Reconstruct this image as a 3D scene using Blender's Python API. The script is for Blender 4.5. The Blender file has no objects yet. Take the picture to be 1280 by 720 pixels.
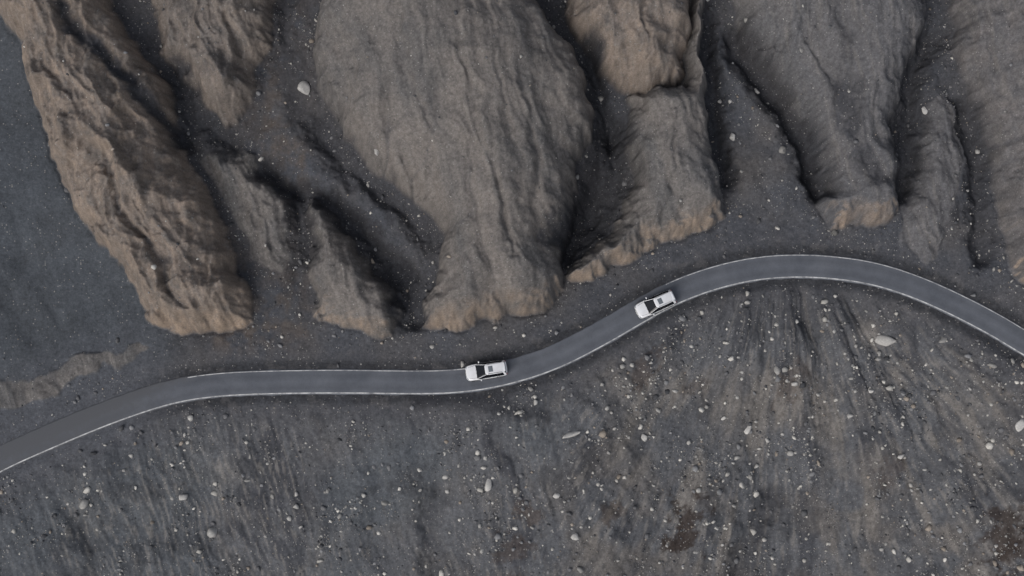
import bpy, math, numpy as np, time
from mathutils import Vector
T0=time.time()
rng=np.random.default_rng(11)
scene=bpy.context.scene
# ---------------------------------------------------------------- camera
TILT=math.radians(10); D=160.0; F=49.5
CAM=np.array([0,-D*math.sin(TILT),D*math.cos(TILT)])
FW=np.array([0,math.sin(TILT),-math.cos(TILT)]); UP=np.array([0,math.cos(TILT),math.sin(TILT)])
def W(px,py,z=0.0):
    a=(np.asarray(px,float)-640)/1280*36/F; b=(360-np.asarray(py,float))/1280*36/F
    dx=a; dy=FW[1]+b*UP[1]; dz=FW[2]+b*UP[2]
    t=(z-CAM[2])/dz
    return CAM[0]+t*dx, CAM[1]+t*dy
cd=bpy.data.cameras.new("camera"); cam=bpy.data.objects.new("camera",cd)
scene.collection.objects.link(cam); cam.location=CAM; cam.rotation_euler=(TILT,0,0)
cd.lens=F; cd.sensor_width=36; cd.clip_end=6000; cd.clip_start=1; scene.camera=cam
# ---------------------------------------------------------------- noise
def _hash(ix,iy,s):
    n=(ix.astype(np.int64)*374761393+iy.astype(np.int64)*668265263+s*1442695041)&0xffffffff
    n=((n^(n>>13))*1274126177)&0xffffffff
    return ((n^(n>>16))&0xffff).astype(np.float32)*np.float32(2*math.pi/65536)
def perlin(x,y,s=0):
    x=x.astype(np.float32); y=y.astype(np.float32)
    ix=np.floor(x); iy=np.floor(y); fx=x-ix; fy=y-iy
    u=fx*fx*fx*(fx*(fx*6-15)+10); v=fy*fy*fy*(fy*(fy*6-15)+10)
    def g(ox,oy):
        a=_hash(ix+ox,iy+oy,s); return np.cos(a)*(fx-ox)+np.sin(a)*(fy-oy)
    a=g(0,0);b=g(1,0);c=g(0,1);d=g(1,1)
    return ((a+(b-a)*u)+((c+(d-c)*u)-(a+(b-a)*u))*v)*1.5
def fbm(x,y,f,o=4,s=0,gain=.5):
    r=0;a=1;
    for i in range(o):
        r=r+a*perlin(x*f+17.3*i,y*f-9.1*i,s+i*7); a*=gain; f*=2.03
    return r
def ridged(x,y,f,o=4,s=0):
    r=0;a=1;w=1
    for i in range(o):
        n=1-np.abs(perlin(x*f+5.3*i,y*f+3.1*i,s+i*5))*1.6; n=np.clip(n,0,1)**2
        r=r+a*n*w; w=np.clip(n*1.6,0,1); a*=.5; f*=2.1
    return r/1.9
def sst(a,b,x):
    t=np.clip((x-a)/(b-a),0,1); return t*t*(3-2*t)
# ---------------------------------------------------------------- road centreline
RP=[(-420,700),(-250,672),(-120,634),(-50,602),(0,574),(60,547),(130,518),(200,494),(255,483),(320,478.5),(420,477),(520,478),(575,476),(630,467),(690,448),(750,418),(800,389),(845,365),(895,347),(945,336),(995,332.5),(1045,335),(1095,343),(1145,359),(1195,381),(1245,407),(1280,428),(1340,462),(1460,520),(1700,580)]
rp=np.array([W(a,b) for a,b in RP])
def catmull(P,n=10):
    out=[]
    for i in range(1,len(P)-2):
        p0,p1,p2,p3=P[i-1],P[i],P[i+1],P[i+2]
        for k in range(n):
            t=k/n; out.append(.5*((2*p1)+(-p0+p2)*t+(2*p0-5*p1+4*p2-p3)*t*t+(-p0+3*p1-3*p2+p3)*t**3))
    return np.array(out)
CL=catmull(rp,10)
for _ in range(6):
    CL[1:-1]=(CL[:-2]+2*CL[1:-1]+CL[2:])/4
CLc=CL[::4]
ext0=CLc[0]+np.array([-900,-60]); ext1=CLc[-1]+np.array([900,-60])
CLd=np.vstack([ext0,CLc,ext1])
def segdist(x,y,P,closed=False):
    best=np.full(x.shape,1e9,np.float32)
    n=len(P)
    for i in range(n if closed else n-1):
        a=P[i];b=P[(i+1)%n]; d=b-a; L=float(d@d)+1e-9
        t=np.clip(((x-a[0])*d[0]+(y-a[1])*d[1])/L,0,1)
        q=(x-a[0]-t*d[0])**2+(y-a[1]-t*d[1])**2
        best=np.minimum(best,q)
    return np.sqrt(best)
def road_sd(x,y):
    d=segdist(x,y,CLd); yr=np.interp(x,CLd[:,0],CLd[:,1])
    return np.where(y>yr,d,-d)
def base(x,y):
    d=road_sd(x,y)
    up=np.maximum(d-2.2,0); z=0.10*np.minimum(up,4)+0.27*np.maximum(up-4,0)
    z=np.where(z>40,40+30*(1-np.exp(-(z-40)/30)),z)
    dn=np.maximum(-d-1.9,0); q=0.50*dn-0.9*(1-np.exp(-dn/1.8)); q=np.maximum(q,0.15*dn)
    q=np.where(q>16,16+20*(1-np.exp(-(q-16)/30)),q)
    return (z-q).astype(np.float32),d
def WB(pts):
    P=np.array(pts,float); z=np.zeros(len(P))
    for _ in range(5):
        x,y=W(P[:,0],P[:,1],z); z=base(x,y)[0].astype(float)
    return np.stack([x,y],1)
def polysd(x,y,P):
    d=segdist(x,y,P,True); ins=np.zeros(x.shape,bool); n=len(P)
    for i in range(n):
        a=P[i];b=P[(i+1)%n]
        if a[1]==b[1]: continue
        c=((a[1]>y)!=(b[1]>y))&(x<(b[0]-a[0])*(y-a[1])/(b[1]-a[1])+a[0]); ins^=c
    return np.where(ins,d,-d)
# ---------------------------------------------------------------- grid
ST=0.125
xc=np.arange(-66,66.01,ST); yc=np.arange(-37,41.01,ST)
g=np.cumsum(ST*1.16**np.arange(1,52))
xs=np.concatenate([xc[0]-g[::-1],xc,xc[-1]+g]); ys=np.concatenate([yc[0]-g[::-1],yc,yc[-1]+g])
X,Y=np.meshgrid(xs,ys); X=X.astype(np.float32);Y=Y.astype(np.float32)
print("grid",X.shape,xs[-1])
wx=fbm(X,Y,.10,4,1)*1.5; wy=fbm(X,Y,.10,4,50)*1.5
wx2=fbm(X,Y,.45,4,21)*.40; wy2=fbm(X,Y,.45,4,80)*.40
XW=X+wx*.75+wx2; YW=Y+wy*.75+wy2
Z,RD=base(X,Y)
# (pts, amp, face width, crest amount, tan, rugged)
R=[
 ([(20,60),(35,110),(50,160),(75,215),(110,280),(150,335),(175,375),(190,412),(225,422),(270,414),(308,404),(318,372),(300,335),(285,290),(262,245),(235,200),(218,165),(222,120),(190,80),(160,30),(150,-90),(-60,-90),(-20,-20)],4.2,1.0,6.0,.85,.85),
 ([(165,-90),(345,-90),(342,60),(318,100),(310,150),(285,152),(250,130),(225,100),(200,60)],2.8,1.1,4.5,.45,.9),
 ([(238,190),(290,165),(325,185),(352,250),(366,320),(350,350),(330,345),(315,330),(295,280),(265,235)],.6,2.2,1.2,-.3,.7),
 ([(385,250),(412,262),(445,300),(475,330),(505,358),(515,390),(498,410),(460,412),(420,404),(392,396),(385,345),(383,295)],2.4,.8,3.0,.10,.35),
 ([(400,-90),(398,60),(405,130),(425,180),(470,215),(520,255),(548,300),(545,345),(530,375),(532,402),(575,414),(630,410),(678,390),(704,362),(700,315),(722,285),(726,240),(724,190),(742,140),(728,95),(700,50),(670,0),(670,-90)],4.0,.8,7.0,.12,.06),
 ([(690,-90),(866,-90),(860,50),(850,105),(815,128),(775,112),(740,85),(715,50)],4.6,.9,5.0,.70,.5),
 ([(866,-90),(884,-90),(882,60),(888,130),(893,200),(908,258),(880,290),(820,312),(770,330),(722,354),(702,345),(720,318),(772,285),(785,240),(780,180),(790,118),(850,108)],3.4,.9,5.0,.04,.15),
 ([(905,-90),(925,40),(965,90),(1000,140),(1020,190),(1035,235),(1018,258),(1045,284),(1095,288),(1125,272),(1128,220),(1122,150),(1140,80),(1160,30),(1170,-90)],3.0,1.0,4.6,-.04,.12),
 ([(1195,-90),(1190,60),(1215,120),(1235,190),(1235,240),(1250,300),(1270,350),(1330,400),(1480,440),(1480,-90)],2.6,1.2,4.5,.12,.45),
 ([(1150,140),(1185,120),(1205,200),(1185,290),(1160,322),(1120,305),(1135,230)],.6,2.4,1.0,-.3,.4),
 ([(-60,478),(30,470),(100,452),(170,428),(186,438),(120,468),(40,505),(-60,530)],.20,1.8,.3,-.4,.3),
]
ridge=np.zeros_like(Z); tanm=np.zeros_like(Z); rug=np.zeros_like(Z); DI=np.full_like(Z,-50); DB=np.full_like(Z,-50)
rg=ridged(XW,YW,.10,4,33); rg2=ridged(X+wx*1.2+Y*.2,Y*.45+wy,.30,4,91)
for pts,A,w,cs,tn,ru in R:
    P=WB(pts); sd=polysd(XW,YW,P)
    di=np.maximum(sd,0)
    h=A*(1-np.exp(-(di/w)**1.25))+cs*(1-np.exp(-di/5.5))
    h=h*(1+(.05+ru*.36)*(rg-.5))+ru*1.4*(rg2-.45)*sst(0,1.8,di)
    better=h>ridge
    ridge=np.where(better,h,ridge); tanm=np.where(sd>DI,tn,tanm); rug=np.where(sd>DI,ru,rug); DI=np.maximum(DI,sd)
    if A>2: DB=np.maximum(DB,sd)
ROADM=sst(2.0,4.5,np.abs(RD))
ridge*=sst(1.6,3.2,RD)
Z=Z+ridge
Z-=(.9*np.exp(-((DB+1.1)/1.2)**2))*sst(5.0,11,RD)*sst(-46,-36,X)
INR=sst(-.15,.35,DI)
# crevices / gullies
C=[([(340,212),(375,238),(420,262),(470,300),(505,345),(522,390)],1.9,1.5),([(355,215),(372,250),(380,285),(386,325)],1.7,1.3),([(395,150),(430,205),(490,250),(535,305)],1.3,1.5),
   ([(765,165),(757,225),(735,270),(705,300)],3.2,2.0),([(735,60),(748,110),(770,165)],1.7,1.0),([(925,48),(968,110),(1008,180),(1026,235)],2.6,1.3),
   ([(1165,50),(1145,110),(1135,180),(1128,240)],2.4,1.6),([(1205,130),(1222,200),(1215,260),(1232,320)],1.8,1.3),([(225,95),(240,150),(290,170)],1.4,1.5),
   ([(100,40),(150,90),(190,130),(225,180)],1.6,.9),([(890,20),(895,120),(905,220)],1.8,1.1),([(350,-40),(365,60),(372,140)],1.2,1.6),
   ([(1045,120),(1065,180),(1085,235)],1.2,1.6),([(1020,-20),(1050,60),(1060,120)],.8,1.2),
   ([(570,90),(592,170),(628,262),(640,330)],.55,.45),([(500,20),(512,110),(545,190)],.4,.4),([(655,120),(668,210),(672,300)],.45,.5),([(835,150),(842,230),(825,290)],.45,.4),([(985,30),(1030,110)],.4,.4),([(110,170),(160,250),(215,330),(235,385)],.9,.6),([(70,90),(120,160),(190,230)],.7,.5),([(800,20),(808,90)],.7,.4),
   ([(962,630),(938,680),(915,770)],1.7,1.6),([(560,620),(545,670),(530,760)],1.0,1.2),([(90,640),(120,690),(140,760)],.8,1.3),([(330,560),(340,640),(318,740)],.5,1.8),([(1180,560),(1130,640),(1080,740)],.9,2.0),([(1010,400),(1035,480),(1040,560)],.6,1.0),([(1120,420),(1170,500),(1230,570)],.6,1.1),([(850,420),(825,490),(800,560),(790,660)],.6,1.1)]
crev=np.zeros_like(Z)
for pts,dep,wd in C:
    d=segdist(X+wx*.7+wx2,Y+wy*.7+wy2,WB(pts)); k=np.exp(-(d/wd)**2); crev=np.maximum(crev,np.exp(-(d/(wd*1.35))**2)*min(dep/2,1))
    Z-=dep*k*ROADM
UPM=sst(1.5,5,RD); LOM=sst(1.0,5,-RD)
fcx,fcy=W(965,215); th=np.arctan2(X-fcx,-(Y-fcy)); rr=np.hypot(X-fcx,Y-fcy)
rmask=sst(-2,12,X)
def streak(f1,f2,o,s):
    a=fbm(th*f1*14+wx*.16,rr*f2+wy*.05,1.0,o,s); b=fbm((X+Y*.22)*f1*.55+wx*.5,Y*f2*1.4+wy*.12,1.0,o,s+3)
    return a*rmask+b*(1-rmask)
pat=sst(-.45,.25,fbm(X,Y,.045,3,905))
s1=streak(.45,.045,4,101); s2=streak(1.7,.10,4,131)*(.5+.5*pat); s3=streak(4.5,.3,3,151)*(.4+.6*pat)
lump=fbm(X,Y,.16,5,911,.55)
Z+=LOM*(s1*(.25+.55*rmask)*(.5+.6*pat)+s2*.12+s3*.025+lump*.18)
us=fbm(X*.35+Y*.10+wx*.4,Y*.06,1.0,3,171); us2=fbm(X*1.1+Y*.35+wx*.8,Y*.10,1.0,4,191); us3=fbm(X*3.0+Y*.9+wx*1.5,Y*.22,1.0,3,193)
Z+=UPM*INR*(us*.5+us2*.05+us3*.015)
Z+=fbm(X,Y,.07,3,201)*.9*sst(3,9,np.abs(RD))
smoothleft=sst(-36,-42,X+Y*.25)*UPM*(1-INR)
Z+=fbm(X,Y,.30,4,211,.5)*.16*ROADM*(1-.85*smoothleft)*(1-.8*INR*(1-rug))
crk=ridged(X+wx2+Y*.2,Y*.55+wy2,.7,4,222)
Z+=INR*(.01+.99*rug)*(crk-.4)*.32*ROADM*sst(.2,1.2,DI)
out=np.maximum(np.maximum(np.abs(X)-70,0),np.maximum(np.maximum(Y-44,0),np.maximum(-40-Y,0)))
om=sst(0,60,out)*sst(3,25,np.abs(RD)); Z+=om*(ridged(X,Y,.018,5,301)-.4)*14
# --- droplet erosion on the core
i0=51;nx=len(xc);ny=len(yc)
core=Z[i0:i0+ny,i0:i0+nx].astype(np.float64); q=2
H=core[::q,::q].copy(); H0=H.copy(); hy,hx=H.shape; cell=ST*q
prot=ROADM[i0:i0+ny,i0:i0+nx][::q,::q]*(1-.85*smoothleft[i0:i0+ny,i0:i0+nx][::q,::q]); prot=prot.astype(float).ravel()
flow=np.zeros(hy*hx)
def blur(a,n=1):
    for _ in range(n):
        a=np.pad(a,1,mode='edge'); a=(a[:-2]+2*a[1:-1]+a[2:])/4; a=(a[:,:-2]+2*a[:,1:-1]+a[:,2:])/4
    return a
for b in range(14):
    n=9000; px=rng.uniform(1,hx-3,n); py=rng.uniform(1,hy-3,n); vx=np.zeros(n);vy=np.zeros(n); sp=np.ones(n); sed=np.zeros(n); wat=1.0
    Hf=H.ravel().copy()
    for s in range(70):
        ix=px.astype(int);iy=py.astype(int);fx=px-ix;fy=py-iy;k=iy*hx+ix
        h00=Hf[k];h10=Hf[k+1];h01=Hf[k+hx];h11=Hf[k+hx+1]
        gx=((h10-h00)*(1-fy)+(h11-h01)*fy)/cell; gy=((h01-h00)*(1-fx)+(h11-h10)*fx)/cell
        h=(h00*(1-fx)+h10*fx)*(1-fy)+(h01*(1-fx)+h11*fx)*fy
        vx=vx*.35-gx*.65; vy=vy*.35-gy*.65; l=np.hypot(vx,vy)+1e-6; vx/=l;vy/=l
        npx=np.clip(px+vx,1,hx-3); npy=np.clip(py+vy,1,hy-3)
        jx=npx.astype(int);jy=npy.astype(int);ex=npx-jx;ey=npy-jy;kk=jy*hx+jx
        h2=(Hf[kk]*(1-ex)+Hf[kk+1]*ex)*(1-ey)+(Hf[kk+hx]*(1-ex)+Hf[kk+hx+1]*ex)*ey
        dh=h2-h; cap=np.maximum(-dh,.002)*sp*wat*3
        dep=np.where(dh>0,np.minimum(sed,dh),np.where(sed>cap,(sed-cap)*.10,-np.minimum((cap-sed)*.06,np.maximum(-dh,0)*.3)))
        dep=dep*prot[k]; sed=sed-dep
        for o,wt in ((0,(1-fx)*(1-fy)),(1,fx*(1-fy)),(hx,(1-fx)*fy),(hx+1,fx*fy)):
            Hf+=np.bincount(k+o,dep*wt,minlength=hy*hx)
        flow+=np.bincount(k,minlength=hy*hx)
        sp=np.sqrt(np.clip(sp*sp-dh*1.5,.05,3)); wat*=.975
        px,py=npx,npy
    H=Hf.reshape(hy,hx); H=.6*H+.4*blur(H,1) if b%3==2 else H
dH=H-H0; dH=.45*np.tanh(dH/.45)
dH=blur(dH,2); fl=blur(np.log1p(flow.reshape(hy,hx)),1)
def upsample(a):
    yi=np.minimum(np.arange(ny)/q,hy-1.001); xi=np.minimum(np.arange(nx)/q,hx-1.001)
    y0=yi.astype(int);x0=xi.astype(int);fy=(yi-y0)[:,None];fx=(xi-x0)[None]
    y1=np.minimum(y0+1,hy-1);x1=np.minimum(x0+1,hx-1)
    return (a[y0][:,x0]*(1-fx)+a[y0][:,x1]*fx)*(1-fy)+(a[y1][:,x0]*(1-fx)+a[y1][:,x1]*fx)*fy
edge=np.minimum(np.minimum(np.arange(nx)[None],nx-1-np.arange(nx)[None])+0*np.arange(ny)[:,None],np.minimum(np.arange(ny)[:,None],ny-1-np.arange(ny)[:,None])+0*np.arange(nx)[None])
em=sst(2,25,edge)
E=np.zeros_like(Z);FLW=np.zeros_like(Z)+fl.mean(); E[i0:i0+ny,i0:i0+nx]=upsample(dH)*em; FLW[i0:i0+ny,i0:i0+nx]=upsample(fl)*em+fl.mean()*(1-em)
Z=Z+E*(1-.65*LOM*(1-rmask))*(1-.72*INR*(1-rug)*UPM)
fine=fbm(X,Y,1.3,4,401,.6); Z+=fine*(.035+.03*LOM)*ROADM*(1-.7*smoothleft)
bench=sst(2.9,1.75,np.abs(RD)); Z=Z*(1-bench)+(-.07)*bench
Z=Z.astype(np.float32)
print("terrain",time.time()-T0,"ero",dH.min(),dH.max())
# ---------------------------------------------------------------- colours
def lin(r,g,b,k=.85):
    c=np.array([r,g,b])/255.; return (np.where(c<.04045,c/12.92,((c+.055)/1.055)**2.4)/k).astype(np.float32)
gy_,gx_=np.gradient(Z,ys,xs); slope=np.hypot(gx_,gy_)
def mix(a,b,m): return a+(b-a)*np.clip(m,0,1)[...,None]
n1=fbm(X,Y,.12,5,501); n2=fbm(X,Y,.5,5,521,.6); n3=fbm(X,Y,2.2,3,541,.6)
east=sst(14,40,X)
col=np.broadcast_to(lin(71,73,78),Z.shape+(3,)).copy()
col=mix(col,lin(84,82,82),.35+n1*.9)
col=mix(col,lin(80,74,70),sst(-36,-32,X)*sst(-20,-25,X)*UPM*(.5+n2))
rc=mix(np.broadcast_to(lin(106,102,99),Z.shape+(3,)),lin(90,89,89),.40+n1*.8+us*.7)
rc=mix(rc,lin(88,88,91),east*.8)
rc=mix(rc,lin(124,112,102),np.clip(tanm,0,1)*(.8+.5*n2))
rc=mix(rc,lin(84,80,78),np.clip(n2*.7+us2*.9,0,1)*(.30+.35*np.clip(tanm,0,1)))
rc=mix(rc,lin(120,116,112),sst(.15,.7,us3+us2*.4)*.30)
rc=mix(rc,lin(72,69,68),sst(.35,.1,crk)*rug*.45)
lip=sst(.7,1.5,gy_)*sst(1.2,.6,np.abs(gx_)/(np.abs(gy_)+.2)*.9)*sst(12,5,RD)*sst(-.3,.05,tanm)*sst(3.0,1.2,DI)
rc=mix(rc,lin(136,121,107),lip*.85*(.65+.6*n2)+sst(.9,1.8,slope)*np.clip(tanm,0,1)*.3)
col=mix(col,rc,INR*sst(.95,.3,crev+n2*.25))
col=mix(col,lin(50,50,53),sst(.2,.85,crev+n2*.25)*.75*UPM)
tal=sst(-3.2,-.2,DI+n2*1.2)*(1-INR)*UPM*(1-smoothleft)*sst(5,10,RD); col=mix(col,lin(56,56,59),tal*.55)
fln=(FLW-fl.mean())/fl.std(); col=mix(col,lin(66,67,71),sst(.5,2.0,fln)*.4*UPM)
col=mix(col,lin(71,75,80),smoothleft*.9); col=mix(col,lin(62,65,69),smoothleft*sst(.0,.6,n1+us*.5)*.5)
lc=np.broadcast_to(lin(84,85,88),Z.shape+(3,)).copy()
lc=mix(lc,lin(64,65,69),sst(.0,.5,s1*.7+s2*.6+lump*.15))
lc=mix(lc,lin(110,106,102),sst(.05,.6,-s1*.5+s2*.6+n1*.4)*(.25+.6*rmask))
lc=mix(lc,lin(94,90,87),sst(0,.7,n1*1.2+rmask*.25)*(.3+.4*sst(-14,-30,Y))*(.3+.7*rmask))
lc=mix(lc,lin(75,80,85),(1-rmask)*.5*sst(-.3,.4,fbm(X,Y,.06,2,561)))
lc=mix(lc,lin(60,61,64),sst(.25,.7,lump)*.45)
lc=mix(lc,lin(122,118,114),sst(.15,.6,s3)*.45)
lc=mix(lc,lin(60,61,64),sst(.15,.6,-s3)*.35)
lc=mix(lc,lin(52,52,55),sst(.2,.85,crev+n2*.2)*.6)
col=mix(col,lc,LOM)
col=mix(col,lin(72,72,75),sst(7.0,2.0,np.abs(RD+.5))*(.65+.4*n2)*(1-INR))
col=mix(col,lin(48,49,52),sst(3.0,1.9,np.abs(RD))*(.75+.5*n2)*sst(-46,-36,X))
col=mix(col,lin(92,90,90),sst(.25,.6,n2)*sst(4.2,2.6,np.abs(RD))*.35)
col=mix(col,lin(50,51,54),sst(.35,.8,n1+n2*.3)*sst(8,5,RD)*(1-INR)*UPM*.6*sst(-44,-36,X))
col=mix(col,lin(80,82,87),sst(-35,-45,X)*sst(9,3,np.abs(RD-2))*(1-INR)*.85)
for (a,b,r,st) in [(855,655,2.4,.85),(842,662,1.5,.7),(1258,668,2.8,.8),(1275,690,2.2,.7),(655,640,1.4,.5),(765,648,1.3,.5),(800,465,1.8,.5),(985,480,1.6,.4),(1110,600,1.6,.35),(640,690,2.2,.4),(872,485,1.2,.3)]:
    p=WB([(a,b)])[0]; d=np.hypot((XW-p[0]),(YW-p[1])*.8)/r+n2*.8+n3*.25
    col=mix(col,lin(56,49,46) if st>.6 else lin(78,68,62),sst(1.1,.4,d)*st)
col=mix(col,lin(46,47,51),sst(.7,.15,segdist(XW,YW,WB([(520,503),(580,503),(640,512),(690,526)]))/2.0)*.7)
col*=(1+.18*n3+.12*n2)[...,None]; col=np.clip(col,.012,.6)
# ---------------------------------------------------------------- terrain mesh
def grid_mesh(name,X,Y,Z,col):
    ny,nx=X.shape; me=bpy.data.meshes.new(name)
    co=np.stack([X,Y,Z],-1).reshape(-1,3).astype(np.float32)
    idx=np.arange(ny*nx).reshape(ny,nx)
    f=np.stack([idx[:-1,:-1],idx[:-1,1:],idx[1:,1:],idx[1:,:-1]],-1).reshape(-1)
    nf=len(f)//4
    me.vertices.add(len(co)); me.vertices.foreach_set("co",co.ravel())
    me.loops.add(len(f)); me.loops.foreach_set("vertex_index",f.astype(np.int32))
    me.polygons.add(nf); me.polygons.foreach_set("loop_start",(np.arange(nf)*4).astype(np.int32))
    me.polygons.foreach_set("loop_total",np.full(nf,4,np.int32))
    me.polygons.foreach_set("use_smooth",np.ones(nf,bool))
    me.update(calc_edges=True)
    a=me.color_attributes.new("Col",'FLOAT_COLOR','POINT')
    a.data.foreach_set("color",np.concatenate([col.reshape(-1,3),np.ones((ny*nx,1))],1).astype(np.float32).ravel())
    ob=bpy.data.objects.new(name,me); scene.collection.objects.link(ob); return ob
def newmat(name):
    m=bpy.data.materials.new(name); m.use_nodes=True; nt=m.node_tree; return m,nt,nt.nodes,nt.links,nt.nodes["Principled BSDF"]
def N(ns,t,**k):
    n=ns.new(t)
    for a,b in k.items(): setattr(n,a,b)
    return n
m,nt,ns,lk,bs=newmat("eroded_soil")
at=N(ns,'ShaderNodeAttribute',attribute_name="Col"); ge=N(ns,'ShaderNodeNewGeometry')
nz=N(ns,'ShaderNodeTexNoise'); nz.inputs['Scale'].default_value=4.5; nz.inputs['Detail'].default_value=6; nz.inputs['Roughness'].default_value=.7
lk.new(ge.outputs['Position'],nz.inputs['Vector'])
mr=N(ns,'ShaderNodeMapRange'); mr.inputs['From Min'].default_value=.3; mr.inputs['From Max'].default_value=.7; mr.inputs['To Min'].default_value=.70; mr.inputs['To Max'].default_value=1.30
lk.new(nz.outputs['Fac'],mr.inputs['Value'])
vm=N(ns,'ShaderNodeVectorMath',operation='SCALE'); lk.new(at.outputs['Color'],vm.inputs[0]); lk.new(mr.outputs['Result'],vm.inputs['Scale'])
vo=N(ns,'ShaderNodeTexVoronoi'); vo.inputs['Scale'].default_value=4.2; lk.new(ge.outputs['Position'],vo.inputs['Vector'])
sx=N(ns,'ShaderNodeSeparateColor'); lk.new(vo.outputs['Color'],sx.inputs['Color'])
g1=N(ns,'ShaderNodeMath',operation='GREATER_THAN'); g1.inputs[1].default_value=.88; lk.new(sx.outputs['Red'],g1.inputs[0])
l1=N(ns,'ShaderNodeMath',operation='LESS_THAN'); l1.inputs[1].default_value=.32; lk.new(vo.outputs['Distance'],l1.inputs[0])
pm=N(ns,'ShaderNodeMath',operation='MULTIPLY'); lk.new(g1.outputs[0],pm.inputs[0]); lk.new(l1.outputs[0],pm.inputs[1])
pm2=N(ns,'ShaderNodeMath',operation='MULTIPLY'); lk.new(pm.outputs[0],pm2.inputs[0]); lk.new(sx.outputs['Green'],pm2.inputs[1])
mx=N(ns,'ShaderNodeMix',data_type='RGBA'); lk.new(pm2.outputs[0],mx.inputs[0]); lk.new(vm.outputs['Vector'],mx.inputs[6]); mx.inputs[7].default_value=(.26,.25,.24,1)
lk.new(mx.outputs[2],bs.inputs['Base Color']); bs.inputs['Roughness'].default_value=.95; bs.inputs['Specular IOR Level'].default_value=.15
nb=N(ns,'ShaderNodeTexNoise'); nb.inputs['Scale'].default_value=2.6; nb.inputs['Detail'].default_value=9; nb.inputs['Roughness'].default_value=.72; lk.new(ge.outputs['Position'],nb.inputs['Vector'])
bp=N(ns,'ShaderNodeBump'); bp.inputs['Strength'].default_value=.65; bp.inputs['Distance'].default_value=.15; lk.new(nb.outputs['Fac'],bp.inputs['Height']); lk.new(bp.outputs['Normal'],bs.inputs['Normal'])
terr=grid_mesh("terrain",X,Y,Z,col); terr.data.materials.append(m)
print("mesh",time.time()-T0)
def sampleZ(x,y,A=Z):
    fx=np.interp(x,xs,np.arange(len(xs))); fy=np.interp(y,ys,np.arange(len(ys)))
    ix=np.minimum(fx.astype(int),len(xs)-2); iy=np.minimum(fy.astype(int),len(ys)-2); fx=fx-ix; fy=fy-iy
    return (A[iy,ix]*(1-fx)+A[iy,ix+1]*fx)*(1-fy)+(A[iy+1,ix]*(1-fx)+A[iy+1,ix+1]*fx)*fy
def WT(px,py):
    px=np.atleast_1d(np.asarray(px,float));py=np.atleast_1d(np.asarray(py,float)); z=np.zeros(len(px))
    for _ in range(12):
        x,y=W(px,py,z); z=.5*z+.5*sampleZ(x,y)
    x,y=W(px,py,z); return x,y,sampleZ(x,y)
# ---------------------------------------------------------------- road
def resample(P,step):
    d=np.concatenate([[0],np.cumsum(np.hypot(*np.diff(P,axis=0).T))]); s=np.arange(0,d[-1],step)
    return np.stack([np.interp(s,d,P[:,0]),np.interp(s,d,P[:,1])],1)
RC=resample(CL,.25)
for _ in range(8): RC[1:-1]=(RC[:-2]+2*RC[1:-1]+RC[2:])/4
tg=np.gradient(RC,axis=0); tg/=np.hypot(tg[:,0],tg[:,1])[:,None]; nrm=np.stack([-tg[:,1],tg[:,0]],1)
HW=1.40
offs=np.array([-HW-.06,-HW,-HW*.92,-.7,0,.7,HW*.92,HW,HW+.06]); zo=np.array([-.12,0.0,.012,.02,.026,.02,.012,0.0,-.12])
e=fbm(RC[:,0],RC[:,1],.8,4,601)*.07
PX=RC[:,0][:,None]+nrm[:,0][:,None]*(offs[None]+np.sign(offs)[None]*(np.abs(offs)>1.3)*e[:,None]); PY=RC[:,1][:,None]+nrm[:,1][:,None]*(offs[None]+np.sign(offs)[None]*(np.abs(offs)>1.3)*e[:,None])
PZ=np.zeros_like(PX)+zo[None]
lf=sst(-28,-50,RC[:,0])[:,None]
dust=lf*np.array([.55,.55,.55,.6,.75,.95,1.15,1.25,1.3])[None]; edgeM=np.array([1,.8,.35,0,0,0,.35,.8,1])[None]*np.ones_like(PX)
rcol=np.stack([dust,edgeM,np.broadcast_to(offs[None],PX.shape)/3+.5],-1)
road=grid_mesh("road",PX,PY,PZ,rcol)
m,nt,ns,lk,bs=newmat("asphalt")
at=N(ns,'ShaderNodeAttribute',attribute_name="Col"); sp=N(ns,'ShaderNodeSeparateColor'); lk.new(at.outputs['Color'],sp.inputs['Color']); ge=N(ns,'ShaderNodeNewGeometry')
def noise(sc,de=5,ro=.6):
    n=N(ns,'ShaderNodeTexNoise'); n.inputs['Scale'].default_value=sc; n.inputs['Detail'].default_value=de; n.inputs['Roughness'].default_value=ro; lk.new(ge.outputs['Position'],n.inputs['Vector']); return n
a=noise(.35,5,.65); cr=N(ns,'ShaderNodeValToRGB'); cr.color_ramp.elements[0].position=.3; cr.color_ramp.elements[0].color=(.090,.098,.115,1); cr.color_ramp.elements[1].position=.72; cr.color_ramp.elements[1].color=(.140,.149,.170,1); lk.new(a.outputs['Fac'],cr.inputs['Fac'])
b=noise(9,6,.7)
mrb=N(ns,'ShaderNodeMapRange'); mrb.inputs['To Min'].default_value=.75; mrb.inputs['To Max'].default_value=1.25; lk.new(b.outputs['Fac'],mrb.inputs['Value'])
sc=N(ns,'ShaderNodeVectorMath',operation='SCALE'); lk.new(cr.outputs['Color'],sc.inputs[0]); lk.new(mrb.outputs['Result'],sc.inputs['Scale'])
wt=N(ns,'ShaderNodeMath',operation='PINGPONG'); wt.inputs[1].default_value=.23
ws=N(ns,'ShaderNodeMath',operation='SUBTRACT'); ws.inputs[1].default_value=.5; lk.new(sp.outputs['Blue'],ws.inputs[0]); lk.new(ws.outputs[0],wt.inputs[0])
mw=N(ns,'ShaderNodeMapRange'); mw.inputs['From Min'].default_value=.0; mw.inputs['From Max'].default_value=.23; mw.inputs['To Min'].default_value=1.06; mw.inputs['To Max'].default_value=.88; lk.new(wt.outputs[0],mw.inputs['Value'])
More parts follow.
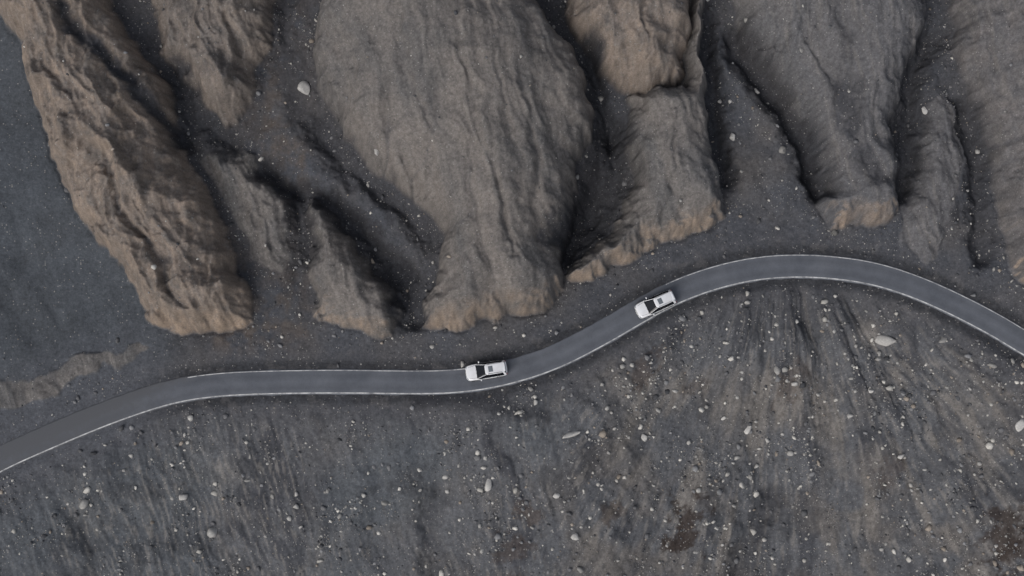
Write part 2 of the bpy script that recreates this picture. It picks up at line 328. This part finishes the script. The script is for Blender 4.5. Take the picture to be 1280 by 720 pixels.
sc2=N(ns,'ShaderNodeVectorMath',operation='SCALE'); lk.new(sc.outputs['Vector'],sc2.inputs[0]); lk.new(mw.outputs['Result'],sc2.inputs['Scale'])
dn=noise(1.3,6,.7); ad=N(ns,'ShaderNodeMath',operation='ADD'); ad2=N(ns,'ShaderNodeMath',operation='MULTIPLY_ADD'); ad2.inputs[1].default_value=.5
lk.new(sp.outputs['Green'],ad2.inputs[0]); lk.new(sp.outputs['Red'],ad2.inputs[2]); lk.new(ad2.outputs[0],ad.inputs[0]); lk.new(dn.outputs['Fac'],ad.inputs[1])
md=N(ns,'ShaderNodeMapRange'); md.inputs['From Min'].default_value=.72; md.inputs['From Max'].default_value=1.25; lk.new(ad.outputs[0],md.inputs['Value'])
mx=N(ns,'ShaderNodeMix',data_type='RGBA'); lk.new(md.outputs['Result'],mx.inputs[0]); lk.new(sc2.outputs['Vector'],mx.inputs[6]); mx.inputs[7].default_value=(.098,.101,.110,1)
lk.new(mx.outputs[2],bs.inputs['Base Color']); bs.inputs['Roughness'].default_value=.8; bs.inputs['Specular IOR Level'].default_value=.3
bp=N(ns,'ShaderNodeBump'); bp.inputs['Strength'].default_value=.4; bp.inputs['Distance'].default_value=.03; lk.new(b.outputs['Fac'],bp.inputs['Height']); lk.new(bp.outputs['Normal'],bs.inputs['Normal'])
road.data.materials.append(m)
m,nt,ns,lk,bs=newmat("worn_white_paint"); ge=N(ns,'ShaderNodeNewGeometry')
a=noise(1.1,7,.75); cr=N(ns,'ShaderNodeValToRGB'); cr.color_ramp.elements[0].position=.36; cr.color_ramp.elements[0].color=(.18,.185,.195,1); cr.color_ramp.elements[1].position=.60; cr.color_ramp.elements[1].color=(.66,.66,.65,1); lk.new(a.outputs['Fac'],cr.inputs['Fac']); lk.new(cr.outputs['Color'],bs.inputs['Base Color']); bs.inputs['Roughness'].default_value=.7
LM=m
def line(off,x0,x1,w,name):
    k=np.where((RC[:,0]>=x0)&(RC[:,0]<=x1))[0]; k=np.arange(k[0],k[-1]+1)
    o=np.array([off-w/2,off+w/2]); px=RC[k,0][:,None]+nrm[k,0][:,None]*o; py=RC[k,1][:,None]+nrm[k,1][:,None]*o
    z=np.interp(np.abs(o),offs[4:8],zo[4:8])[None]*np.ones_like(px)+.007
    ob=grid_mesh(name,px,py,z,np.zeros(px.shape+(3,))); ob.data.materials.append(LM); ob.parent=road
line(-1.27,W(-60,560)[0],W(1400,500)[0],.13,"edge_line_valley_side")
line(1.27,W(235,480)[0],W(592,460)[0],.09,"edge_line_cliff_side_a")
line(1.27,W(836,350)[0],W(1400,500)[0],.09,"edge_line_cliff_side_b")
# ---------------------------------------------------------------- rocks
import bmesh
bm=bmesh.new(); bmesh.ops.create_icosphere(bm,subdivisions=2,radius=1); iv2=np.array([v.co[:] for v in bm.verts]); if2=np.array([[v.index for v in f.verts] for f in bm.faces]); bm.free()
bm=bmesh.new(); bmesh.ops.create_icosphere(bm,subdivisions=1,radius=1); iv1=np.array([v.co[:] for v in bm.verts]); if1=np.array([[v.index for v in f.verts] for f in bm.faces]); bm.free()
def rockshape(iv,ax,rg_):
    v=iv.copy()
    for _ in range(10):
        nvec=rg_.normal(size=3); nvec/=np.linalg.norm(nvec); o=rg_.uniform(.35,.8); d=v@nvec; v-=np.outer(np.maximum(d-o,0),nvec)
    return v*ax*1.2
rm,nt,ns,lk,bs=newmat("rock"); at=N(ns,'ShaderNodeAttribute',attribute_name="Col"); ge=N(ns,'ShaderNodeNewGeometry')
a=noise(6,5,.7); mr=N(ns,'ShaderNodeMapRange'); mr.inputs['From Min'].default_value=.3; mr.inputs['From Max'].default_value=.7; mr.inputs['To Min'].default_value=.7; mr.inputs['To Max'].default_value=1.2; lk.new(a.outputs['Fac'],mr.inputs['Value'])
sc=N(ns,'ShaderNodeVectorMath',operation='SCALE'); lk.new(at.outputs['Color'],sc.inputs[0]); lk.new(mr.outputs['Result'],sc.inputs['Scale']); lk.new(sc.outputs['Vector'],bs.inputs['Base Color']); bs.inputs['Roughness'].default_value=.9; bs.inputs['Specular IOR Level'].default_value=.2
def tri_mesh(name,co,f,col):
    me=bpy.data.meshes.new(name); nf=len(f)
    me.vertices.add(len(co)); me.vertices.foreach_set("co",co.astype(np.float32).ravel()); me.loops.add(nf*3); me.loops.foreach_set("vertex_index",f.astype(np.int32).ravel())
    me.polygons.add(nf); me.polygons.foreach_set("loop_start",(np.arange(nf)*3).astype(np.int32)); me.polygons.foreach_set("loop_total",np.full(nf,3,np.int32)); me.update(calc_edges=True)
    a=me.color_attributes.new("Col",'FLOAT_COLOR','POINT'); a.data.foreach_set("color",np.concatenate([col,np.ones((len(co),1))],1).astype(np.float32).ravel())
    ob=bpy.data.objects.new(name,me); scene.collection.objects.link(ob); me.materials.append(rm); return ob
def rotm(yaw,t1,t2):
    c,s=math.cos(yaw),math.sin(yaw); A=np.array([[c,-s,0],[s,c,0],[0,0,1]]); c,s=math.cos(t1),math.sin(t1); B=np.array([[1,0,0],[0,c,-s],[0,s,c]]); c,s=math.cos(t2),math.sin(t2); Cc=np.array([[c,0,s],[0,1,0],[-s,0,c]]); return A@B@Cc
BO=[(382,113,.75,.95,15,.33),(472,190,.38,.42,0,.33),(915,171,.42,.6,10,.38),(946,115,.38,.42,0,.3),(1156,138,.4,.45,0,.4),(978,189,.5,.5,30,.2),(1002,63,.25,.35,0,.25),(932,26,.45,.4,0,.22),(912,128,.35,.3,0,.4),(900,126,.3,.28,0,.3),
 (1108,427,1.4,.65,-8,.32),(715,543,1.15,.48,18,.34),(805,546,.8,.38,-45,.36),(610,604,.42,1.0,0,.38),(266,663,.75,.7,20,.3),(230,621,.5,.6,0,.34),(105,629,.65,.6,40,.26),(695,619,.4,.35,0,.38),(1275,532,.5,.75,-20,.4),(719,672,.5,.6,10,.36),(935,536,.5,.65,0,.4),(1125,570,.5,.35,0,.36),(1098,448,.45,.4,30,.26),(971,463,.4,.6,0,.27),(1180,424,.8,.35,20,.22),(988,566,.45,.35,0,.28),(1240,458,.6,.3,-25,.2),(1088,490,.4,.32,0,.4),(905,523,.35,.3,0,.4),(557,597,.35,.3,0,.3),(480,628,.5,.4,0,.2),(870,690,.35,.3,0,.3),(1062,520,.35,.4,0,.35),(310,600,.4,.3,0,.25),(1043,290,.4,.4,0,.1)]
for (a,b,sx_,sy_,ang,al) in BO:
    x,y,z=[float(q_[0]) for q_ in WT(a,b)]
    v=rockshape(iv2,np.array([sx_,sy_,min(sx_,sy_)*.75]),rng)@rotm(math.radians(ang),rng.uniform(-.25,.25),rng.uniform(-.25,.25)).T
    v+=np.array([x,y,z+min(sx_,sy_)*.3]); c=np.array([al,al*.97,al*.92])*1.35
    tri_mesh("boulder",v,if2,np.tile(c,(len(v),1))*rng.uniform(.9,1.1,(len(v),1)))
n=120000
cx=rng.uniform(-64,64,n); cy=rng.uniform(-36,38,n)
rd=sampleZ(cx,cy,RD); inr=sampleZ(cx,cy,INR); sl=sampleZ(cx,cy,slope.astype(np.float32)); cl=fbm(cx,cy,.13,4,701); cl2=fbm(cx,cy,.4,4,711); sml=sampleZ(cx,cy,smoothleft); di_=sampleZ(cx,cy,DI.astype(np.float32)); st_=sampleZ(cx,cy,(s2*.8+s1*.4).astype(np.float32))
low=rd<0
dens=np.where(low,.10+.80*sst(.05,.6,cl*.7+cl2*.5+st_*.5+.16*(cx>15)),.07+.30*sst(.1,.6,cl)+.1*(cl2>.2)+.22*sst(-2.5,-.3,di_))
dens=np.where((~low)&(inr>.5),.05,dens); dens*=(1-.93*sml); dens*=np.where(np.abs(rd)<1.75,0,1)
dens*=np.where(np.abs(rd)<2.6,.6,1)*sst(2.2,1.0,sl)
keep=rng.uniform(size=n)<dens; cx,cy,rd,low_,inr,cl=cx[keep],cy[keep],rd[keep],low[keep],inr[keep],cl[keep]
n=len(cx); sz=.045*(rng.uniform(.009,1,n)**(-.52)); sz=np.minimum(sz,.5); sz*=np.where(low_,1,.85)
ne=700; ex_=rng.uniform(-60,60,ne*4); ey_=rng.uniform(-34,12,ne*4); er=sampleZ(ex_,ey_,RD); ec=fbm(ex_,ey_,.1,3,721)+fbm(ex_,ey_,.5,2,722)*.6
ek=(er<-3)&(ec+.40*(ex_>10)>rng.uniform(-.1,.9,ne*4)); ex_,ey_=ex_[ek][:ne],ey_[ek][:ne]
cx=np.concatenate([cx,ex_]);cy=np.concatenate([cy,ey_]); sz=np.concatenate([sz,rng.uniform(.13,.30,len(ex_))*rng.choice([.8,1,1.3,1.9],len(ex_),p=[.32,.32,.24,.12])])
cz=sampleZ(cx,cy)
shapes=[rockshape(iv1,np.array([1,rng.uniform(.5,1),rng.uniform(.45,.8)]),rng) for _ in range(30)]
allv=[];pal=np.array([[.52,.50,.46],[.38,.37,.35],[.22,.22,.225],[.13,.13,.135],[.08,.082,.088],[.30,.26,.22]])
pr=np.array([.18,.17,.2,.21,.17,.07])
ch=rng.choice(6,n+len(ex_),p=pr/pr.sum()); ch[n:]=rng.choice([0,0,0,1,1,2,3,5],len(ex_)); n=len(cx); jit=rng.uniform(.75,1.25,n)
for i in range(n):
    M=rotm(rng.uniform(0,6.28),rng.uniform(-.4,.4),rng.uniform(-.4,.4))*sz[i]
    allv.append(shapes[i%30]@M.T+np.array([cx[i],cy[i],cz[i]+sz[i]*.25]))
allv=np.concatenate(allv); nv=len(iv1); ff=(if1[None]+(np.arange(n)*nv)[:,None,None]).reshape(-1,3); cc=np.repeat(pal[ch]*jit[:,None],nv,0)
tri_mesh("scattered_rocks",allv,ff,cc); print("rocks",n,time.time()-T0)
# ---------------------------------------------------------------- cars
def simple(name,c,r,metal=0,spec=.5,coat=0,dirt=None):
    m,nt,ns_,lk_,bs=newmat(name)
    bs.inputs['Roughness'].default_value=r; bs.inputs['Metallic'].default_value=metal; bs.inputs['Specular IOR Level'].default_value=spec; bs.inputs['Coat Weight'].default_value=coat
    tc=ns_.new('ShaderNodeTexCoord'); n=ns_.new('ShaderNodeTexNoise'); n.inputs['Scale'].default_value=1.8; n.inputs['Detail'].default_value=6; lk_.new(tc.outputs['Object'],n.inputs['Vector'])
    r_=ns_.new('ShaderNodeValToRGB'); r_.color_ramp.elements[0].position=.3; r_.color_ramp.elements[1].position=.65
    d=dirt or tuple(x*.85 for x in c); r_.color_ramp.elements[0].color=(*d,1); r_.color_ramp.elements[1].color=(*c,1); lk_.new(n.outputs['Fac'],r_.inputs['Fac']); lk_.new(r_.outputs['Color'],bs.inputs['Base Color']); return m
paint=simple("white_car_paint",(.80,.81,.83),.3,coat=.5,dirt=(.72,.72,.73)); glass=simple("dark_window_glass",(.008,.010,.014),.1,spec=.3); rub=simple("tyre_rubber",(.02,.02,.022),.8); trim=simple("black_trim",(.025,.025,.028),.5)
alloy=simple("wheel_alloy",(.45,.46,.48),.35,metal=.8); hl=simple("headlamp_lens",(.35,.38,.4),.1); tl=simple("tail_lamp_lens",(.28,.02,.02),.25); plate=simple("number_plate",(.6,.6,.55),.5); sung=simple("sunroof_glass",(.16,.18,.20),.2)
def obj(name,verts,faces,mat,parent,smooth=True,sub=0,bevel=0):
    me=bpy.data.meshes.new(name); me.from_pydata([tuple(v) for v in verts],[],faces); bm=bmesh.new(); bm.from_mesh(me); bmesh.ops.recalc_face_normals(bm,faces=bm.faces); bm.to_mesh(me); bm.free()
    o=bpy.data.objects.new(name,me); scene.collection.objects.link(o); me.materials.append(mat); o.parent=parent
    for p in me.polygons: p.use_smooth=smooth
    if bevel: b=o.modifiers.new("b",'BEVEL'); b.width=bevel; b.segments=3; b.limit_method='ANGLE'
    if sub: s=o.modifiers.new("s",'SUBSURF'); s.levels=sub; s.render_levels=sub
    return o
def loft(secs,caps=True):
    n=len(secs[0]); v=[p for s in secs for p in s]; f=[]
    for i in range(len(secs)-1):
        for j in range(n):
            a=i*n+j;b=i*n+(j+1)%n; f.append((a,b,b+n,a+n))
    if caps: f.append(tuple(range(n))); f.append(tuple(range((len(secs)-1)*n,len(secs)*n)))
    return v,f
def box(cx,cy,cz,sx,sy,sz):
    v=[(cx+a*sx/2,cy+b*sy/2,cz+c*sz/2) for a in(-1,1) for b in(-1,1) for c in(-1,1)]
    return v,[(0,1,3,2),(4,6,7,5),(0,4,5,1),(2,3,7,6),(0,2,6,4),(1,5,7,3)]
def make_car(x,y,z,yaw):
    r=bpy.data.objects.new("white_suv_car",None); scene.collection.objects.link(r)
    st=[(2.34,.50,.42,.66),(2.28,.70,.30,.80),(2.12,.83,.24,.90),(1.8,.905,.22,.965),(1.25,.93,.22,1.01),(.95,.93,.22,1.05),(.2,.93,.22,1.06),(-.8,.93,.22,1.08),(-1.7,.92,.22,1.10),(-2.08,.87,.26,1.10),(-2.25,.79,.32,1.06),(-2.32,.64,.42,.92)]
    secs=[]
    for sx,w,zl,zt in st:
        h=zt-zl
        half=[(w*.86,zl),(w*.97,zl+h*.12),(w,zl+h*.4),(w*.995,zl+h*.68),(w*.965,zl+h*.88),(w*.88,zt-.005),(w*.45,zt+.025)]
        secs.append([(sx,a,b) for a,b in half]+[(sx,-a,b) for a,b in half[::-1]])
    v,f=loft(secs); obj("body",v,f,paint,r,sub=2)
    for s in(-1,1):
        v,f=loft([[(2.0,s*.60,.945),(2.0,s*.62,.950),(2.0,s*.61,.90)],[(1.1,s*.72,1.062),(1.1,s*.735,1.062),(1.1,s*.73,1.0)]]); obj("bonnet_seam",v,f,trim,r,False)
    def ring(z,xf,xb,w,wb,c=.10):
        return [(xf,w-c*1.6,z),(xf-.10,w-c*.3,z),(xf-.35,w,z),(xb+.5,wb+.01,z),(xb+.12,wb-c*.2,z),(xb,wb-c*1.3,z),(xb,-(wb-c*1.3),z),(xb+.12,-(wb-c*.2),z),(xb+.5,-wb-.01,z),(xf-.35,-w,z),(xf-.10,-(w-c*.3),z),(xf,-(w-c*1.6),z)]
    R0=ring(1.03,1.16,-2.17,.88,.85,.14); R1=ring(1.60,.12,-1.93,.60,.58,.14)
    v,f=loft([R0,R1]); obj("window_glass",v,f,glass,r,False)
    v,f=loft([ring(1.58,.17,-1.98,.615,.60,.14),ring(1.63,.12,-1.98,.615,.60,.14),ring(1.67,.0,-1.90,.57,.56,.14),ring(1.685,-.1,-1.7,.48,.48,.14)]); obj("roof",v,f,paint,r,bevel=.01)
    def strip(name,p0,p1,wd,mat,thick=.02):
        p0=Vector(p0);p1=Vector(p1); d=(p1-p0).normalized(); s=1 if p0.y>0 else -1
        nr=Vector((0,s*.95,.3)).normalized(); t=d.cross(nr).normalized()*wd/2; nr=nr*thick
        v=[p0-t-nr,p0+t-nr,p0+t+nr,p0-t+nr,p1-t-nr,p1+t-nr,p1+t+nr,p1-t+nr]; obj(name,v,[(0,1,2,3),(4,7,6,5),(0,4,5,1),(1,5,6,2),(2,6,7,3),(3,7,4,0)],mat,r,False)
    for s in(-1,1):
        strip("a_pillar",(1.08,s*.79,1.04),(.10,s*.56,1.61),.08,paint); strip("b_pillar",(-.15,s*.878,1.04),(-.25,s*.61,1.61),.08,trim)
        strip("c_pillar",(-1.15,s*.872,1.04),(-1.15,s*.60,1.61),.09,trim); strip("d_pillar",(-2.06,s*.81,1.04),(-1.88,s*.555,1.61),.22,paint)
        v,f=box(-.90,s*.53,1.73,1.6,.035,.03); obj("roof_rail",v,f,trim,r,False,bevel=.01)
        for q_ in(-1.6,-.2): v,f=box(q_,s*.53,1.70,.08,.03,.05); obj("rail_foot",v,f,trim,r,False)
        v,f=box(.72,s*1.02,1.09,.14,.22,.14); obj("door_mirror",v,f,paint,r,bevel=.04)
        v,f=box(2.12,s*.62,.80,.26,.30,.13); obj("headlamp",v,f,hl,r,bevel=.04)
        v,f=box(-2.18,s*.66,.93,.16,.26,.22); obj("tail_lamp",v,f,tl,r,bevel=.03)
        v,f=box(0,s*.925,.30,2.1,.03,.12); obj("sill",v,f,trim,r,bevel=.01)
        for q_ in(.45,-.65): v,f=box(q_,s*.935,.90,.16,.03,.03); obj("door_handle",v,f,alloy,r,bevel=.008)
        for wx_ in(1.42,-1.38):
            secs=[];nseg=28
            for (yy,rad) in((-.11,.24),(-.11,.33),(-.08,.36),(.08,.36),(.11,.33),(.11,.24)):
                secs.append([(wx_+rad*math.cos(t*2*math.pi/nseg),s*.83+yy,.36+rad*math.sin(t*2*math.pi/nseg)) for t in range(nseg)])
            v,f=loft(secs); obj("tyre",v,f,rub,r)
            secs=[[(wx_+rad*math.cos(t*2*math.pi/nseg),s*(.83+yy),.36+rad*math.sin(t*2*math.pi/nseg)) for t in range(nseg)] for yy,rad in((.09,.235),(.118,.23),(.10,.19),(.105,.05))]
            v,f=loft(secs); obj("wheel_rim",v,f,alloy,r,False)
            secs=[]
            for k in range(15):
                t=math.radians(-8+196*k/14); secs.append([(wx_+ra*math.cos(t),s*ya,.37+ra*math.sin(t)) for ra,ya in((.40,.90),(.46,.90),(.46,.945),(.40,.945))])
            v,f=loft(secs); obj("wheel_arch",v,f,trim,r,False)
    v,f=box(2.29,0,.66,.06,.9,.2); obj("grille",v,f,trim,r,bevel=.02)
    v,f=box(2.345,0,.46,.03,.46,.11); obj("front_plate",v,f,plate,r,False)
    v,f=box(-2.335,0,.62,.03,.46,.11); obj("rear_plate",v,f,plate,r,False)
    v,f=box(2.2,0,.33,.2,1.3,.1); obj("front_skid",v,f,trim,r,bevel=.03); v,f=box(-2.22,0,.36,.16,1.3,.12); obj("rear_skid",v,f,trim,r,bevel=.03)
    v,f=box(-1.98,0,1.655,.22,1.0,.035); obj("rear_spoiler",v,f,paint,r,bevel=.012)
    v,f=box(-.48,0,1.69,.5,.66,.014); obj("sunroof",v,f,sung,r,bevel=.004)
    for s in(-1,1):
        a=Vector((1.18,s*.08,1.085)); b_=Vector((1.02,s*.62,1.15)); v=[a,a+Vector((.02,0,0)),b_+Vector((.02,0,0)),b_,a+Vector((0,0,.02)),a+Vector((.02,0,.02)),b_+Vector((.02,0,.02)),b_+Vector((0,0,.02))]; obj("wiper",v,[(0,1,2,3),(4,7,6,5),(0,4,5,1),(1,5,6,2),(2,6,7,3),(3,7,4,0)],trim,r,False)
    r.location=(x,y,z); r.rotation_euler=(0,0,yaw); return r
for (a,b,ang) in ((608,463,180+9),(819.5,380,180+24)):
    x,y=W(a,b,.9); make_car(x,y,.02,math.radians(ang))
# ---------------------------------------------------------------- light
SE,SA=math.radians(45),math.radians(218)
w=bpy.data.worlds.new("World"); scene.world=w; w.use_nodes=True; nt=w.node_tree; bg=nt.nodes['Background']
sk=nt.nodes.new('ShaderNodeTexSky'); sk.sky_type='NISHITA'; sk.sun_disc=False; sk.sun_elevation=SE; sk.sun_rotation=SA; sk.air_density=1.0; sk.dust_density=3
hs=nt.nodes.new('ShaderNodeHueSaturation'); hs.inputs['Saturation'].default_value=.42; nt.links.new(sk.outputs[0],hs.inputs['Color']); nt.links.new(hs.outputs[0],bg.inputs['Color']); bg.inputs['Strength'].default_value=.125
sl_=bpy.data.lights.new("sun",'SUN'); sl_.energy=1.0; sl_.angle=math.radians(34); sl_.color=(1,.97,.94); so=bpy.data.objects.new("sun",sl_); scene.collection.objects.link(so)
dv=Vector((math.sin(SA)*math.cos(SE),math.cos(SA)*math.cos(SE),math.sin(SE))); so.rotation_euler=dv.to_track_quat('Z','Y').to_euler(); so.location=dv*100
scene.view_settings.view_transform='Standard'; scene.view_settings.look='None'; scene.view_settings.exposure=0
print("done",time.time()-T0)
